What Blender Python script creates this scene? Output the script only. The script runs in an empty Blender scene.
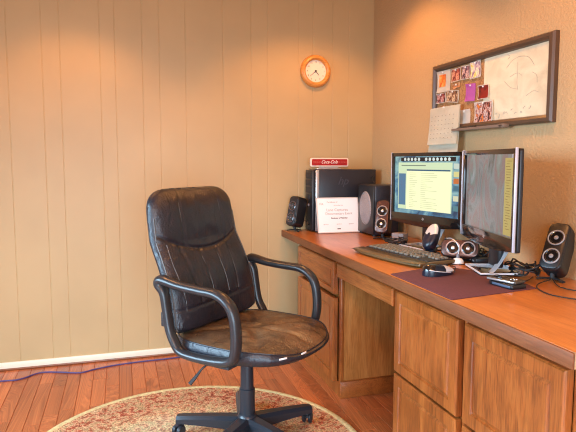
import bpy, bmesh, math, random
from mathutils import Vector, Matrix, noise
PI = math.pi
S = bpy.context.scene
COL = S.collection
random.seed(4)

# ------------------------------------------------------------------ materials
def srgb(r, g, b):
    f = lambda c: (c/255)/12.92 if c/255 <= .04045 else ((c/255+.055)/1.055)**2.4
    return (f(r), f(g), f(b), 1)

class M:
    """small node-material builder"""
    def __init__(s, name, col=(.5,.5,.5,1), rough=.5, metal=0, spec=.5, coat=0, emit=None, estr=1):
        s.m = bpy.data.materials.new(name); s.m.use_nodes = True
        s.t = s.m.node_tree; s.b = s.t.nodes['Principled BSDF']
        s.b.inputs['Base Color'].default_value = col
        s.b.inputs['Roughness'].default_value = rough
        s.b.inputs['Metallic'].default_value = metal
        s.b.inputs['Specular IOR Level'].default_value = spec
        s.b.inputs['Coat Weight'].default_value = coat
        s.b.inputs['Coat Roughness'].default_value = .12
        if emit:
            s.b.inputs['Emission Color'].default_value = emit
            s.b.inputs['Emission Strength'].default_value = estr
        s.co = None
    def n(s, t, **k):
        x = s.t.nodes.new(t)
        for a, v in k.items(): setattr(x, a, v)
        return x
    def l(s, a, b): s.t.links.new(a, b)
    def coords(s, scale=(1,1,1), rot=(0,0,0), loc=(0,0,0)):
        if s.co is None: s.co = s.n('ShaderNodeTexCoord')
        mp = s.n('ShaderNodeMapping')
        mp.inputs['Scale'].default_value = scale; mp.inputs['Rotation'].default_value = rot
        mp.inputs['Location'].default_value = loc
        s.l(s.co.outputs['Object'], mp.inputs['Vector']); return mp.outputs[0]
    def noise(s, vec, scale=5, detail=4, rough=.5, dist=0):
        x = s.n('ShaderNodeTexNoise'); x.inputs['Scale'].default_value = scale
        x.inputs['Detail'].default_value = detail; x.inputs['Roughness'].default_value = rough
        x.inputs['Distortion'].default_value = dist
        s.l(vec, x.inputs['Vector']); return x.outputs['Fac']
    def ramp(s, fac, stops, interp='LINEAR'):
        x = s.n('ShaderNodeValToRGB'); x.color_ramp.interpolation = interp
        e = x.color_ramp.elements
        while len(e) > 1: e.remove(e[-1])
        e[0].position = stops[0][0]; e[0].color = stops[0][1]
        for p_, c in stops[1:]:
            q = e.new(p_); q.color = c
        s.l(fac, x.inputs['Fac']); return x.outputs['Color']
    def mix(s, fac, a, b, mode='MIX'):
        x = s.n('ShaderNodeMix', data_type='RGBA', blend_type=mode)
        if isinstance(fac, (int, float)): x.inputs[0].default_value = fac
        else: s.l(fac, x.inputs[0])
        for v, i in ((a, 6), (b, 7)):
            if isinstance(v, tuple): x.inputs[i].default_value = v
            else: s.l(v, x.inputs[i])
        return x.outputs[2]
    def math(s, op, a, b=0.0, c=None):
        x = s.n('ShaderNodeMath', operation=op)
        for i, v in enumerate((a, b) if c is None else (a, b, c)):
            if isinstance(v, (int, float)): x.inputs[i].default_value = v
            else: s.l(v, x.inputs[i])
        return x.outputs[0]
    def color(s, out): s.l(out, s.b.inputs['Base Color']); return s
    def bump(s, h, strength=.3, dist=.005):
        x = s.n('ShaderNodeBump'); x.inputs['Strength'].default_value = strength
        x.inputs['Distance'].default_value = dist
        s.l(h, x.inputs['Height']); s.l(x.outputs[0], s.b.inputs['Normal']); return s

def wood(name, dark, mid, light, along='Z', rough=.35, coat=.2, k=1.0, pores=.35):
    m = M(name, rough=rough, coat=coat)
    sc = {'X': (1.6, 11, 11), 'Y': (11, 1.6, 11), 'Z': (11, 11, 1.6)}[along]
    v = m.coords(tuple(c*k for c in sc))
    a = m.noise(v, 1.5, 6, .6, 1.6)
    c = m.ramp(a, [(.25, dark), (.5, mid), (.75, light)])
    fs = {'X': (14, 240, 240), 'Y': (240, 14, 240), 'Z': (240, 240, 14)}[along]
    f = m.noise(m.coords(fs), 1, 2, .6)
    fr = m.ramp(f, [(.35, (.45,.4,.36,1)), (.55, (1,1,1,1))])
    m.color(m.mix(pores, c, fr, 'MULTIPLY')); m.bump(f, .12, .001)
    return m.m

def plain(name, col, rough=.5, metal=0, spec=.5, coat=0, nscale=0, namt=.15, bump=0, bscale=200):
    m = M(name, col, rough, metal, spec, coat)
    if nscale:
        d = tuple(c*(1-namt) for c in col[:3])+(1,); e = tuple(min(1, c*(1+namt)) for c in col[:3])+(1,)
        m.color(m.ramp(m.noise(m.coords(), nscale, 5), [(.3, d), (.7, e)]))
    if bump: m.bump(m.noise(m.coords(), bscale, 3), bump, .002)
    return m.m

def emis(name, col, strength=1.0, rough=.25):
    return M(name, (.01,.01,.012,1), rough, emit=col, estr=strength).m

# ------------------------------------------------------------------ geometry builder
class B:
    def __init__(s): s.bm = bmesh.new()
    def _add(s, t, mat=None):
        if mat is not None: bmesh.ops.transform(t, matrix=mat, verts=t.verts)
        me = bpy.data.meshes.new('tmp'); t.to_mesh(me); t.free()
        s.bm.from_mesh(me); bpy.data.meshes.remove(me); return s
    def box(s, c, size, rot=None, bevel=0, seg=2):
        t = bmesh.new(); bmesh.ops.create_cube(t, size=1)
        bmesh.ops.scale(t, vec=size, verts=t.verts)
        if bevel: bmesh.ops.bevel(t, geom=list(t.edges), offset=bevel, segments=seg, affect='EDGES', profile=.5)
        m = Matrix.Translation(c)
        if rot is not None: m = m @ (rot if isinstance(rot, Matrix) else Matrix.Rotation(rot, 4, 'Z'))
        return s._add(t, m)
    def span(s, a, b, bevel=0, seg=2):
        c = [(a[i]+b[i])/2 for i in range(3)]; z = [abs(a[i]-b[i]) for i in range(3)]
        return s.box(c, z, None, bevel, seg)
    def lathe(s, prof, mat=None, seg=32, ring=False):
        """profile of (r, z) about Z"""
        t = bmesh.new(); rings = []
        for r, z in prof:
            if r < 1e-6: rings.append([t.verts.new((0,0,z))])
            else: rings.append([t.verts.new((r*math.cos(2*PI*i/seg), r*math.sin(2*PI*i/seg), z)) for i in range(seg)])
        for a, b in zip(rings, rings[1:]+([rings[0]] if ring else [])):
            for i in range(seg):
                j = (i+1) % seg
                if len(a) == 1 and len(b) == 1: continue
                if len(a) == 1: t.faces.new((a[0], b[i], b[j]))
                elif len(b) == 1: t.faces.new((a[j], a[i], b[0]))
                else: t.faces.new((a[i], b[i], b[j], a[j]))
        closed_ = ring
        for ring, flip in ((rings[0], 0), (rings[-1], 1)):
            if len(ring) > 1 and not closed_: t.faces.new(ring if flip else ring[::-1])
        bmesh.ops.recalc_face_normals(t, faces=t.faces)
        return s._add(t, mat)
    def cyl(s, p0, p1, r0, r1=None, seg=20):
        p0, p1 = Vector(p0), Vector(p1); d = p1-p0
        q = d.to_track_quat('Z', 'Y').to_matrix().to_4x4()
        return s.lathe([(r0, 0), (r0 if r1 is None else r1, d.length)], Matrix.Translation(p0) @ q, seg)
    def ball(s, c, r, sc=(1,1,1), seg=20):
        prof = [(math.sin(PI*i/12)*1.0, -math.cos(PI*i/12)) for i in range(13)]
        return s.lathe([(max(0, a)*r, b*r) for a, b in prof], Matrix.Translation(c) @ Matrix.Diagonal((*sc, 1)), seg)
    def poly(s, pts, z0, z1, mat=None, bevel=0, seg=2):
        """2D outline extruded along Z"""
        t = bmesh.new(); vs = [t.verts.new((x, y, z0)) for x, y in pts]
        f = t.faces.new(vs)
        r = bmesh.ops.extrude_face_region(t, geom=[f])
        bmesh.ops.translate(t, vec=(0,0,z1-z0), verts=[v for v in r['geom'] if isinstance(v, bmesh.types.BMVert)])
        bmesh.ops.recalc_face_normals(t, faces=t.faces)
        if bevel:
            es = [e for e in t.edges if abs(e.verts[0].co.z-e.verts[1].co.z) < 1e-7]
            bmesh.ops.bevel(t, geom=es, offset=bevel, segments=seg, affect='EDGES', profile=.5)
        return s._add(t, mat)
    def tube(s, pts, r, seg=10, closed=False, ry=None, up=(0,0,1), smooth=4, caps=True, rad=None):
        """sweep an ellipse (r sideways, ry along 'up') along a Catmull-Rom path"""
        P = [Vector(p) for p in pts]; n = len(P); Q = []; RR = []
        if smooth > 1:
            cnt = n if closed else n-1
            for i in range(cnt):
                g = lambda k: P[k % n] if closed else P[max(0, min(n-1, k))]
                a, b, c, d = g(i-1), g(i), g(i+1), g(i+2)
                for k in range(smooth):
                    t = k/smooth
                    Q.append(.5*((2*b)+(c-a)*t+(2*a-5*b+4*c-d)*t*t+(3*b-a-3*c+d)*t**3))
                    if rad: RR.append(rad[i]*(1-t)+rad[(i+1) % n]*t)
            if not closed:
                Q.append(P[-1]); 
                if rad: RR.append(rad[-1])
        else: Q = P; RR = rad
        ry = r if ry is None else ry; up = Vector(up); rings = []; N = len(Q)
        for i, q in enumerate(Q):
            tg = (Q[(i+1) % N]-Q[i-1]) if closed else (Q[min(N-1, i+1)]-Q[max(0, i-1)])
            if tg.length < 1e-9: tg = Vector((1,0,0))
            tg.normalize(); u = up
            if abs(tg.dot(u)) > .98: u = Vector((0,1,0)) if abs(tg.y) < .9 else Vector((1,0,0))
            sd = tg.cross(u).normalized(); uu = sd.cross(tg).normalized()
            f = RR[i] if rad else 1
            rings.append([s.bm.verts.new(q+sd*(r*f*math.cos(2*PI*k/seg))+uu*(ry*f*math.sin(2*PI*k/seg))) for k in range(seg)])
        for i in range(N if closed else N-1):
            a, b = rings[i], rings[(i+1) % N]
            for k in range(seg):
                j = (k+1) % seg; s.bm.faces.new((a[k], a[j], b[j], b[k]))
        if not closed and caps:
            s.bm.faces.new(rings[0][::-1]); s.bm.faces.new(rings[-1])
        return s
    def quad(s, *p): s.bm.faces.new([s.bm.verts.new(q) for q in p]); return s
    def grid(s, f, nu, nv, closeu=False):
        V = [[s.bm.verts.new(f(i/(nu if closeu else nu-1), j/(nv-1))) for j in range(nv)] for i in range(nu)]
        for i in range(nu if closeu else nu-1):
            for j in range(nv-1):
                a = (i+1) % nu
                s.bm.faces.new((V[i][j], V[a][j], V[a][j+1], V[i][j+1]))
        return V
    def obj(s, name, mat, parent=None, angle=40, loc=None, rot=None, recalc=False):
        if recalc: bmesh.ops.recalc_face_normals(s.bm, faces=s.bm.faces)
        me = bpy.data.meshes.new(name); s.bm.to_mesh(me); s.bm.free()
        for m in (mat if isinstance(mat, (list, tuple)) else [mat]): me.materials.append(m)
        me.polygons.foreach_set('use_smooth', [True]*len(me.polygons))
        if angle < 180: me.set_sharp_from_angle(angle=math.radians(angle))
        o = bpy.data.objects.new(name, me); COL.objects.link(o)
        if parent is not None: o.parent = parent
        if loc is not None: o.location = loc
        if rot is not None: o.rotation_euler = rot
        return o

def tag(o, label=None, cat=None, group=None, kind=None):
    if label: o['label'] = label
    if cat: o['category'] = cat
    if group: o['group'] = group
    if kind: o['kind'] = kind
    return o
def thing(name, loc, label, cat, rz=0, group=None, rot=None):
    o = bpy.data.objects.new(name, None); COL.objects.link(o)
    o.location = loc; o.rotation_euler = rot if rot else (0,0,rz); o.empty_display_size = .05
    return tag(o, label, cat, group)
def struct(o): o['kind'] = 'structure'; return o
def copy_tree(o, parent=None):
    c = o.copy(); COL.objects.link(c)
    if parent is not None: c.parent = parent
    for ch in [x for x in COL.objects if x.parent == o]: copy_tree(ch, c)
    return c
def text(name, s, size, mat, parent, loc, rot=(PI/2,0,0), ext=.0006, shear=0, sx=1, bold=0):
    cu = bpy.data.curves.new('tmp_text', 'FONT'); cu.body = s; cu.size = size; cu.extrude = ext
    cu.align_x = 'CENTER'; cu.align_y = 'CENTER'; cu.shear = shear; cu.offset = bold
    t = bpy.data.objects.new('tmp_text', cu); COL.objects.link(t)
    dg = bpy.context.evaluated_depsgraph_get()
    me = bpy.data.meshes.new_from_object(t.evaluated_get(dg)); me.name = name
    bpy.data.objects.remove(t); bpy.data.curves.remove(cu)
    me.materials.clear(); me.materials.append(mat)
    o = bpy.data.objects.new(name, me); COL.objects.link(o); o.parent = parent
    o.location = loc; o.rotation_euler = rot; o.scale = (sx, 1, 1)
    return o
def rrect(w, h, r, n=6, cx=0, cy=0):
    out = []
    for (sx, sy, a0) in ((1,1,0), (-1,1,90), (-1,-1,180), (1,-1,270)):
        for i in range(n+1):
            a = math.radians(a0+90*i/n)
            out.append((cx+sx*(w/2-r)+r*math.cos(a), cy+sy*(h/2-r)+r*math.sin(a)))
    return out

# ------------------------------------------------------------------ camera
YAW, PIT, ROL = 0.2897378591486675, 0.09614942527097843, 0.00041669145872970967
cyw, syw, cp, sp = math.cos(YAW), math.sin(YAW), math.cos(PIT), math.sin(PIT)
fw = Vector((syw*cp, cyw*cp, -sp)); rt = Vector((cyw, -syw, 0)); up = rt.cross(fw)
r2 = math.cos(ROL)*rt+math.sin(ROL)*up; u2 = -math.sin(ROL)*rt+math.cos(ROL)*up
cam = bpy.data.cameras.new('camera'); cam.sensor_width = 36; cam.lens = 562.67/576*36; cam.clip_start = .05
co = bpy.data.objects.new('camera', cam); COL.objects.link(co)
mw = Matrix((r2, u2, -fw)).transposed().to_4x4(); mw.translation = (-1.6112614642, -3.4484856926, 1.1858226446)
co.matrix_world = mw; S.camera = co

# ------------------------------------------------------------------ palette
WALLC = (.50, .355, .172, 1)
m_panel = plain('painted_panelling', WALLC, .45, nscale=2.5, namt=.05, bump=.05, bscale=60)
mr = M('textured_plaster', (.52,.35,.175,1), .55)
h_ = mr.ramp(mr.noise(mr.coords(), 85, 3, .6), [(.42, (0,0,0,1)), (.6, (1,1,1,1))])
mr.bump(h_, .35, .004); m_plaster = mr.m
m_ceil = plain('ceiling_paint', (.52,.40,.28,1), .8, bump=.2, bscale=90)
m_base = plain('baseboard_paint', srgb(232,222,196), .4)
m_pale = plain('pale_satin_silver', (.66,.67,.70,1), .3)
m_white = plain('white_paint', (.8,.8,.78,1), .4)
m_top = wood('desktop_wood', srgb(160,92,38), srgb(182,108,46), srgb(198,124,58), 'Y', .32, .18, .8, .22)
m_topedge = wood('desktop_edge_wood', srgb(108,62,28), srgb(124,72,36), srgb(136,84,44), 'Y', .6, .0, 1.2, .3)
OK1, OK2, OK3 = srgb(116,60,24), srgb(156,86,36), srgb(172,102,46)
m_oakZ = wood('oak_upright_grain', OK1, OK2, OK3, 'Z', .33, .25, .8, .6)
m_oakY = wood('oak_level_grain', OK1, OK2, OK3, 'Y', .33, .25, .8, .6)
m_oakP = wood('oak_side_panel', srgb(150,92,40), srgb(184,122,62), srgb(200,140,78), 'Z', .35, .2, 1.0, .4)
m_dark_in = plain('cabinet_inside', srgb(70,40,24), .7)
m_blk = plain('black_plastic', (.012,.012,.014,1), .38)
m_blkg = plain('glossy_black_plastic', (.010,.008,.008,1), .08, coat=.6)
m_blkm = plain('matt_black_plastic', (.02,.02,.022,1), .6)
m_slv = plain('silver_plastic', (.62,.62,.63,1), .28, metal=.7)
m_chr = plain('chrome', (.8,.8,.82,1), .12, metal=1)
m_wht = plain('white_plastic', (.82,.82,.8,1), .35)
m_paper = plain('white_paper', (.80,.77,.70,1), .8, nscale=14, namt=.05)
m_navy = plain('dark_blue_plastic', (.010,.013,.026,1), .3)

# ------------------------------------------------------------------ the room
X0, Y0, ZC = -3.7, -5.4, 2.44
# panelled back wall with real V-grooves at random plank widths
gr = [-.173, -.285, -.418, -.514, -.716, -.821, -.995, -1.219, -1.371, -1.468, -1.62, -1.702, -1.915, -2.009, -2.185]
for w in (.13, .1, .21, .16, .09, .18, .22, .1, .15, .12): gr.append(gr[-1]-w)
gr = [g for g in gr if g > X0+.03]
b = B(); prof = [(0, 0)]
for g in gr: prof += [(g+.0028, 0), (g+.001, .0014), (g-.001, .0014), (g-.0028, 0)]
prof.append((X0, 0))
for (xa, ya), (xb, yb) in zip(prof, prof[1:]):
    b.quad((xa, ya, 0), (xb, yb, 0), (xb, yb, ZC), (xa, ya, ZC))
b.quad((0, .02, 0), (0, .02, ZC), (X0, .02, ZC), (X0, .02, 0))
b.quad((0, 0, ZC), (X0, 0, ZC), (X0, .02, ZC), (0, .02, ZC))
struct(b.obj('wall_back', m_panel, angle=10))
struct(B().span((0, Y0, 0), (.1, .02, ZC)).obj('wall_right', m_plaster))
struct(B().span((X0-.1, Y0-.1, ZC), (.1, .12, ZC+.08)).obj('ceiling', m_ceil))
def wall_with_window(name, mat, axis, pos, a0, a1, w0, w1, z0, z1, t=.1):
    b = B()
    def sp(u0, u1, za, zb):
        if axis == 'x': b.span((pos-t, u0, za), (pos, u1, zb))
        else: b.span((u0, pos-t, za), (u1, pos, zb))
    sp(a0, a1, 0, z0); sp(a0, a1, z1, ZC); sp(a0, w0, z0, z1); sp(w1, a1, z0, z1)
    return struct(b.obj(name, mat))
wall_with_window('wall_left', m_panel, 'x', X0, Y0, 0.02, -3.3, -.9, .75, 2.1)
wall_with_window('wall_front', m_plaster, 'y', Y0, X0, .0, -3.1, -.6, .1, 2.1)
m_glass = M('window_glass', (1,1,1,1), .02); m_glass.b.inputs['Transmission Weight'].default_value = 1
m_glass.b.inputs['IOR'].default_value = 1.01; m_glass = m_glass.m
def window(name, axis, pos, u0, u1, z0, z1, mull):
    b = B(); w = .05
    def sp(ua, ub, za, zb):
        if axis == 'x': b.span((pos-.08, ua, za), (pos-.03, ub, zb))
        else: b.span((ua, pos-.08, za), (ub, pos-.03, zb))
    sp(u0, u1, z0, z0+w); sp(u0, u1, z1-w, z1); sp(u0, u0+w, z0, z1); sp(u1-w, u1, z0, z1)
    for k in range(1, mull): c = u0+(u1-u0)*k/mull; sp(c-w/2, c+w/2, z0, z1)
    f = struct(b.obj(name, m_white))
window('window_1', 'x', X0, -3.3, -.9, .75, 2.1, 2)
window('window_2', 'y', Y0, -3.1, -.6, .1, 2.1, 3)

# baseboard along the panelled wall
b = B(); b.span((X0, -.013, .004), (-.0, 0, .046), .004)
struct(b.obj('baseboard_back', m_base))
b = B(); b.span((X0, -.02, 0), (-.0, 0, .012), .004)
struct(b.obj('trim_1', wood('shoe_moulding', srgb(120,66,36), srgb(140,80,44), srgb(150,90,50), 'X', .4)))

# floor : narrow strip boards along Y, one mesh, a tone per board
bmf = bmesh.new(); cl = bmf.loops.layers.float_color.new('tone'); PWd = .0685
fx = X0; rnd = random.Random(9)
while fx < .0:
    x1 = min(0, fx+PWd); y = Y0-rnd.random()*.8
    while y < 0:
        ln = rnd.choice((.35, .5, .62, .8, 1.0, 1.15)); ya, yb = max(Y0, y), min(0, y+ln); y += ln
        if yb-ya < .01: continue
        g = .0011; e = .0022
        c = [(fx, ya, -.003), (x1, ya, -.003), (x1, yb, -.003), (fx, yb, -.003)]
        d = [(fx+g+e*.4, ya+g+e*.4, 0), (x1-g-e*.4, ya+g+e*.4, 0), (x1-g-e*.4, yb-g-e*.4, 0), (fx+g+e*.4, yb-g-e*.4, 0)]
        vo = [bmf.verts.new(q) for q in c]; vi = [bmf.verts.new(q) for q in d]
        t = rnd.random(); fs = [bmf.faces.new(vi)]
        for k in range(4): fs.append(bmf.faces.new((vo[k], vo[(k+1) % 4], vi[(k+1) % 4], vi[k])))
        for f in fs:
            for lp in f.loops: lp[cl] = (t, rnd.random(), t, 1)
    fx = x1 if x1 < 0 else 1
me = bpy.data.meshes.new('floor'); bmf.to_mesh(me); bmf.free()
mf = M('strip_floor', rough=.3, coat=.15)
at = mf.n('ShaderNodeAttribute', attribute_name='tone')
gv = mf.coords((26, 2.0, 1))
ofs = mf.n('ShaderNodeVectorMath', operation='MULTIPLY_ADD')
mf.l(at.outputs['Color'], ofs.inputs[0]); ofs.inputs[1].default_value = (30, 30, 30); mf.l(gv, ofs.inputs[2])
gn = mf.noise(ofs.outputs[0], 1.3, 5, .6, 1.0)
base = mf.ramp(gn, [(.3, srgb(140,72,36)), (.5, srgb(176,98,54)), (.7, srgb(200,122,72))])
tone = mf.ramp(at.outputs['Fac'], [(0, (.66,.60,.58,1)), (.5, (.95,.9,.88,1)), (1, (1.2,1.15,1.05,1))])
mf.color(mf.mix(1.0, base, tone, 'MULTIPLY')); mf.bump(gn, .05, .001)
me.materials.append(mf.m); fo = bpy.data.objects.new('floor', me); COL.objects.link(fo); struct(fo)
struct(B().span((X0-.1, Y0-.1, -.08), (.1, .12, -.0031)).obj('floor', m_dark_in))

# ------------------------------------------------------------------ rug
RC = (-1.355, -1.272); RR_ = .708
rug = thing('round_rug', (RC[0], RC[1], 0), 'round floral rug in red, cream and olive with a pale border, under the office chair', 'rug')
mg = M('rug_pile', rough=.95, spec=.1)
v0 = mg.coords()
gx = mg.n('ShaderNodeVectorMath', operation='LENGTH'); mg.l(v0, gx.inputs[0]); rad = gx.outputs['Value']
wn = mg.noise(v0, 6, 3, .6); rad2 = mg.math('ADD', rad, mg.math('MULTIPLY_ADD', wn, .16, -.08))
zone = mg.ramp(rad2, [(0, srgb(226,204,160)), (.36, srgb(230,210,172)), (.44, srgb(212,180,132)), (.50, srgb(176,104,72)), (.62, srgb(168,84,58)), (.68, srgb(196,150,112))])
fl = mg.noise(v0, 42, 3, .7)
flc = mg.ramp(fl, [(.36, srgb(112,44,34)), (.44, srgb(178,92,70)), (.52, srgb(214,186,146)), (.62, srgb(150,140,96)), (.7, srgb(230,205,170))])
vo = mg.n('ShaderNodeTexVoronoi'); vo.inputs['Scale'].default_value = 24; mg.l(v0, vo.inputs['Vector'])
vc = mg.ramp(vo.outputs['Distance'], [(.12, srgb(226,196,160)), (.3, srgb(160,80,60)), (.5, srgb(120,110,80))])
c1 = mg.mix(.68, zone, flc); c1 = mg.mix(.18, c1, vc)
sp_ = mg.ramp(mg.noise(v0, 130, 3, .75), [(.36, (.40,.34,.30,1)), (.56, (1.5,1.45,1.35,1))])
mg.color(mg.mix(.85, c1, sp_, 'MULTIPLY')); mg.bump(mg.noise(v0, 300, 2), .9, .006)
rb = B(); RI = RR_-.028
def rugf(i, j):
    a = 2*PI*i; r = RI*j; x, y = r*math.cos(a), r*math.sin(a)
    return (x, y, .012+.0016*noise.noise(Vector((x*40, y*40, 0))))
rb.grid(rugf, 160, 60, True)
rb.obj('rug_pile', mg.m, rug, recalc=True)
rb = B(); rb.lathe([(RI-.004, .002), (RI-.003, .011), (RI+.004, .0145), (RR_-.008, .0145), (RR_-.001, .011), (RR_, .004), (RR_, .0005), (RI-.004, .0005)], None, 128, True)
tag(rb.obj('rug_border', plain('rug_binding', srgb(196,178,126), .95, nscale=60, namt=.2, bump=.6, bscale=260), rug), 'pale straw coloured woven edge')

# ------------------------------------------------------------------ blue network cable along the baseboard
pts = [(-2.75,-.15,.004), (-2.263,-.184,.004), (-2.164,-.184,.004), (-2.072,-.112,.004), (-1.965,-.135,.004), (-1.856,-.176,.004), (-1.778,-.143,.004), (-1.668,-.109,.004), (-1.527,-.091,.004), (-1.381,-.085,.004), (-1.199,-.07,.004), (-.983,-.077,.004), (-.7,-.06,.004), (-.4,-.05,.004)]
tag(B().tube(pts, .0042, 8).obj('network_cable', plain('blue_cable_jacket', srgb(74,62,112), .5)), 'thin blue network cable lying on the floorboards along the baseboard', 'cable')

# ------------------------------------------------------------------ desk
DW, DE = .628, 2.435     # depth, near end
t = thing('desktop', (0,0,.75), 'long orange-brown wooden desktop fixed along the textured wall', 'desktop')
b = B(); b.span((-DW+.008, -DE+.008, -.042), (-.001, -.001, 0), .003)
b.obj('worktop_panel', m_top, t)
b = B(); b.span((-DW, -DE, -.041), (-DW+.009, -.001, -.001), .003)
tag(b.obj('edge_strip', m_topedge, t), 'darker wooden front edge')
b = B(); b.span((-DW+.002, -DE, -.041), (-.001, -DE+.009, -.001), .003)
b.obj('end_strip', wood('daylit_end_wood', srgb(168,130,90), srgb(186,150,110), srgb(200,168,128), 'X', .4), t)  # daylight on the near end painted in as paler wood

FX = -.600   # plane of the door fronts
def door(name, y0, y1, z0, z1, parent, mat, inset=.052, panel=True):
    """raised-panel front lying in the plane x=FX; y0 far side (greater), y1 near side"""
    t_ = bmesh.new(); w, h, th = abs(y1-y0), z1-z0, .02
    bmesh.ops.create_cube(t_, size=1); bmesh.ops.scale(t_, vec=(th, w, h), verts=t_.verts)
    t_.faces.ensure_lookup_table(); f = [q for q in t_.faces if q.normal.x < -.9]
    bmesh.ops.inset_region(t_, faces=f, thickness=.007, depth=0)
    for v in f[0].verts: v.co.x -= .006
    if panel:
        bmesh.ops.inset_region(t_, faces=f, thickness=inset, depth=0)
        bmesh.ops.inset_region(t_, faces=f, thickness=.004, depth=-.007)
        bmesh.ops.inset_region(t_, faces=f, thickness=.004, depth=0)
        bmesh.ops.inset_region(t_, faces=f, thickness=.014, depth=.006)
    b_ = B(); b_._add(t_, Matrix.Translation((FX+th/2, (y0+y1)/2, (z0+z1)/2)))
    return b_.obj(name, mat, parent, angle=20)
CF = FX+.022  # carcass face frame
def carcass(t, ya, yb, zb=.0, side=None, toe=True):
    """closed box with face frame; kick plate flush"""
    b = B(); b.span((CF+.018, yb+.001, .09), (-.006, ya-.001, .706)); b.obj('carcass', side or m_oakP, t)
    b = B()
    b.span((CF, yb+.001, .0), (CF+.018, yb+.028, .707), .0015); b.span((CF, ya-.028, .0), (CF+.018, ya-.001, .707), .0015)
    b.span((CF, yb+.028, .69), (CF+.018, ya-.028, .707)); b.span((CF, yb+.028, .0), (CF+.018, ya-.028, .075))
    b.obj('face_frame', m_oakZ, t)
    b = B(); b.span((CF+.018, yb+.001, 0), (-.006, ya-.001, .09)); b.obj('plinth', m_oakY, t)
# far pedestal
t = thing('desk_cabinet', (0,0,0), 'oak desk cabinet with one drawer over a door, nearest the corner, left of the kneehole', 'cabinet', group=None)
carcass(t, -.262, -.905)
b = B(); b.span((CF-.004, -.915, 0), (-.006, -.905, .085), .003); b.span((CF-.004, -.915, .085), (CF+.02, -.905, .09)); b.obj('base_moulding', m_oakY, t)
dr = door('drawer_front', -.285, -.865, .525, .690, t, m_oakY, .035)
door('door', -.285, -.865, .075, .505, t, m_oakZ)
# kneehole drawer
t = thing('pencil_drawer', (0,0,0), 'shallow oak drawer hanging under the desktop across the kneehole', 'drawer')
b = B(); b.span((FX+.02, -1.488, .625), (-.12, -.925, .700)); b.obj('drawer_box', m_oakP, t)
door('drawer_front', -.912, -1.498, .622, .694, t, m_oakY, .014, False)
# right pedestals
t = thing('desk_cabinet', (0,0,0), 'narrow oak cabinet with two stacked raised-panel fronts, right of the kneehole', 'cabinet')
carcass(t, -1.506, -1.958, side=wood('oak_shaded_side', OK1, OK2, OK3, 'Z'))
door('drawer_front', -1.520, -1.942, .372, .690, t, m_oakZ, .05)
door('drawer_front', -1.520, -1.942, .075, .362, t, m_oakZ, .05)
t = thing('desk_cabinet', (0,0,0), 'oak cabinet at the near end of the desk with the largest raised panel', 'cabinet')
carcass(t, -1.960, -2.420)
door('drawer_front', -1.978, -2.392, .372, .690, t, m_oakZ, .055)
door('drawer_front', -1.978, -2.392, .075, .362, t, m_oakZ, .055)
b = B(); b.span((CF, -2.430, 0), (-.006, -2.4205, .706), .001); b.obj('end_panel', wood('daylit_end_panel', srgb(176,128,70), srgb(200,156,96), srgb(214,174,116), 'Z', .4), t)  # window-side light put into the panel's paler oak

# ------------------------------------------------------------------ office chair
CH = thing('office_chair', (-1.122, -1.205, .0148), 'worn black leather office chair with looped arms on five castors, on the rug', 'office chair', rz=math.radians(-48.2))
def leather(name, c0, c1, wear, wl, rough=.36):
    m = M(name, rough=rough, spec=.6); v = m.coords()
    a = m.noise(v, 9, 4, .6); w = m.ramp(m.noise(v, 5.5, 5, .65), [(wl, (0,0,0,1)), (wl+.2, (1,1,1,1))])
    m.color(m.mix(w, m.ramp(a, [(.3, c0), (.7, c1)]), wear))
    h = m.math('ADD', m.math('MULTIPLY', m.noise(v, 260, 3, .6), .25), m.math('MULTIPLY', m.noise(m.coords((1,1,.6)), 16, 3, .5, 1.5), 1.0))
    m.bump(h, .6, .009); return m.m
m_lb = leather('black_leather', (.008,.009,.015,1), (.016,.018,.027,1), (.034,.030,.030,1), .56, .31)  # bluish window light mixed into the black base
m_ls = leather('worn_sheen_leather', (.040,.024,.014,1), (.10,.06,.032,1), (.21,.125,.06,1), .46, .34)  # brown joins wear with the orange wall's reflection painted in
m_pip = plain('piping_highlight', (.10,.10,.10,1), .35)
m_arm = plain('arm_plastic', (.022,.022,.024,1), .32, bump=.1, bscale=120)
m_nav = plain('base_nylon', (.016,.019,.026,1), .36, bump=.08, bscale=150)

ZT = 1.055; ZB = .46
def spine(v):     # local x of the backrest mid-surface, v 0 (bottom) .. 1 (top)
    return -.185-.145*v-.02*math.sin(PI*v)+.035*math.sin(PI*min(1, v*1.6))*(v < .625)
def hw(v):        # half width
    w = .288+.004*math.sin(PI*min(1, v*1.1))-.020*v
    if v > .82: q = (v-.82)/.18; w = w-.105+.105*math.sqrt(max(0, 1-q**2.6))
    if v < .06: q = 1-v/.06; w = w-.05*q*q
    return w
def seam(u, v):
    d = 0
    g = lambda x, w: math.exp(-(x/w)**2)
    vs = .69-.135*(1-u*u)                 # curved seam under the head panel
    d += 1.0*g(v-vs, .012)
    if v > vs:
        for s in (-1, 1): d += .8*g(u-s*(.48+.06*(v-.6)), .022)
    else:
        for k in (-.62, -.2, .14, .46):
            uu = k*(.62+.65*v)
            d += (.75 if v > .2 else .0)*g(u-uu-.12*(1-v)*(k > 0), .024)
        d += .7*g(v-.19-.02*u, .012)
    return d
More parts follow.
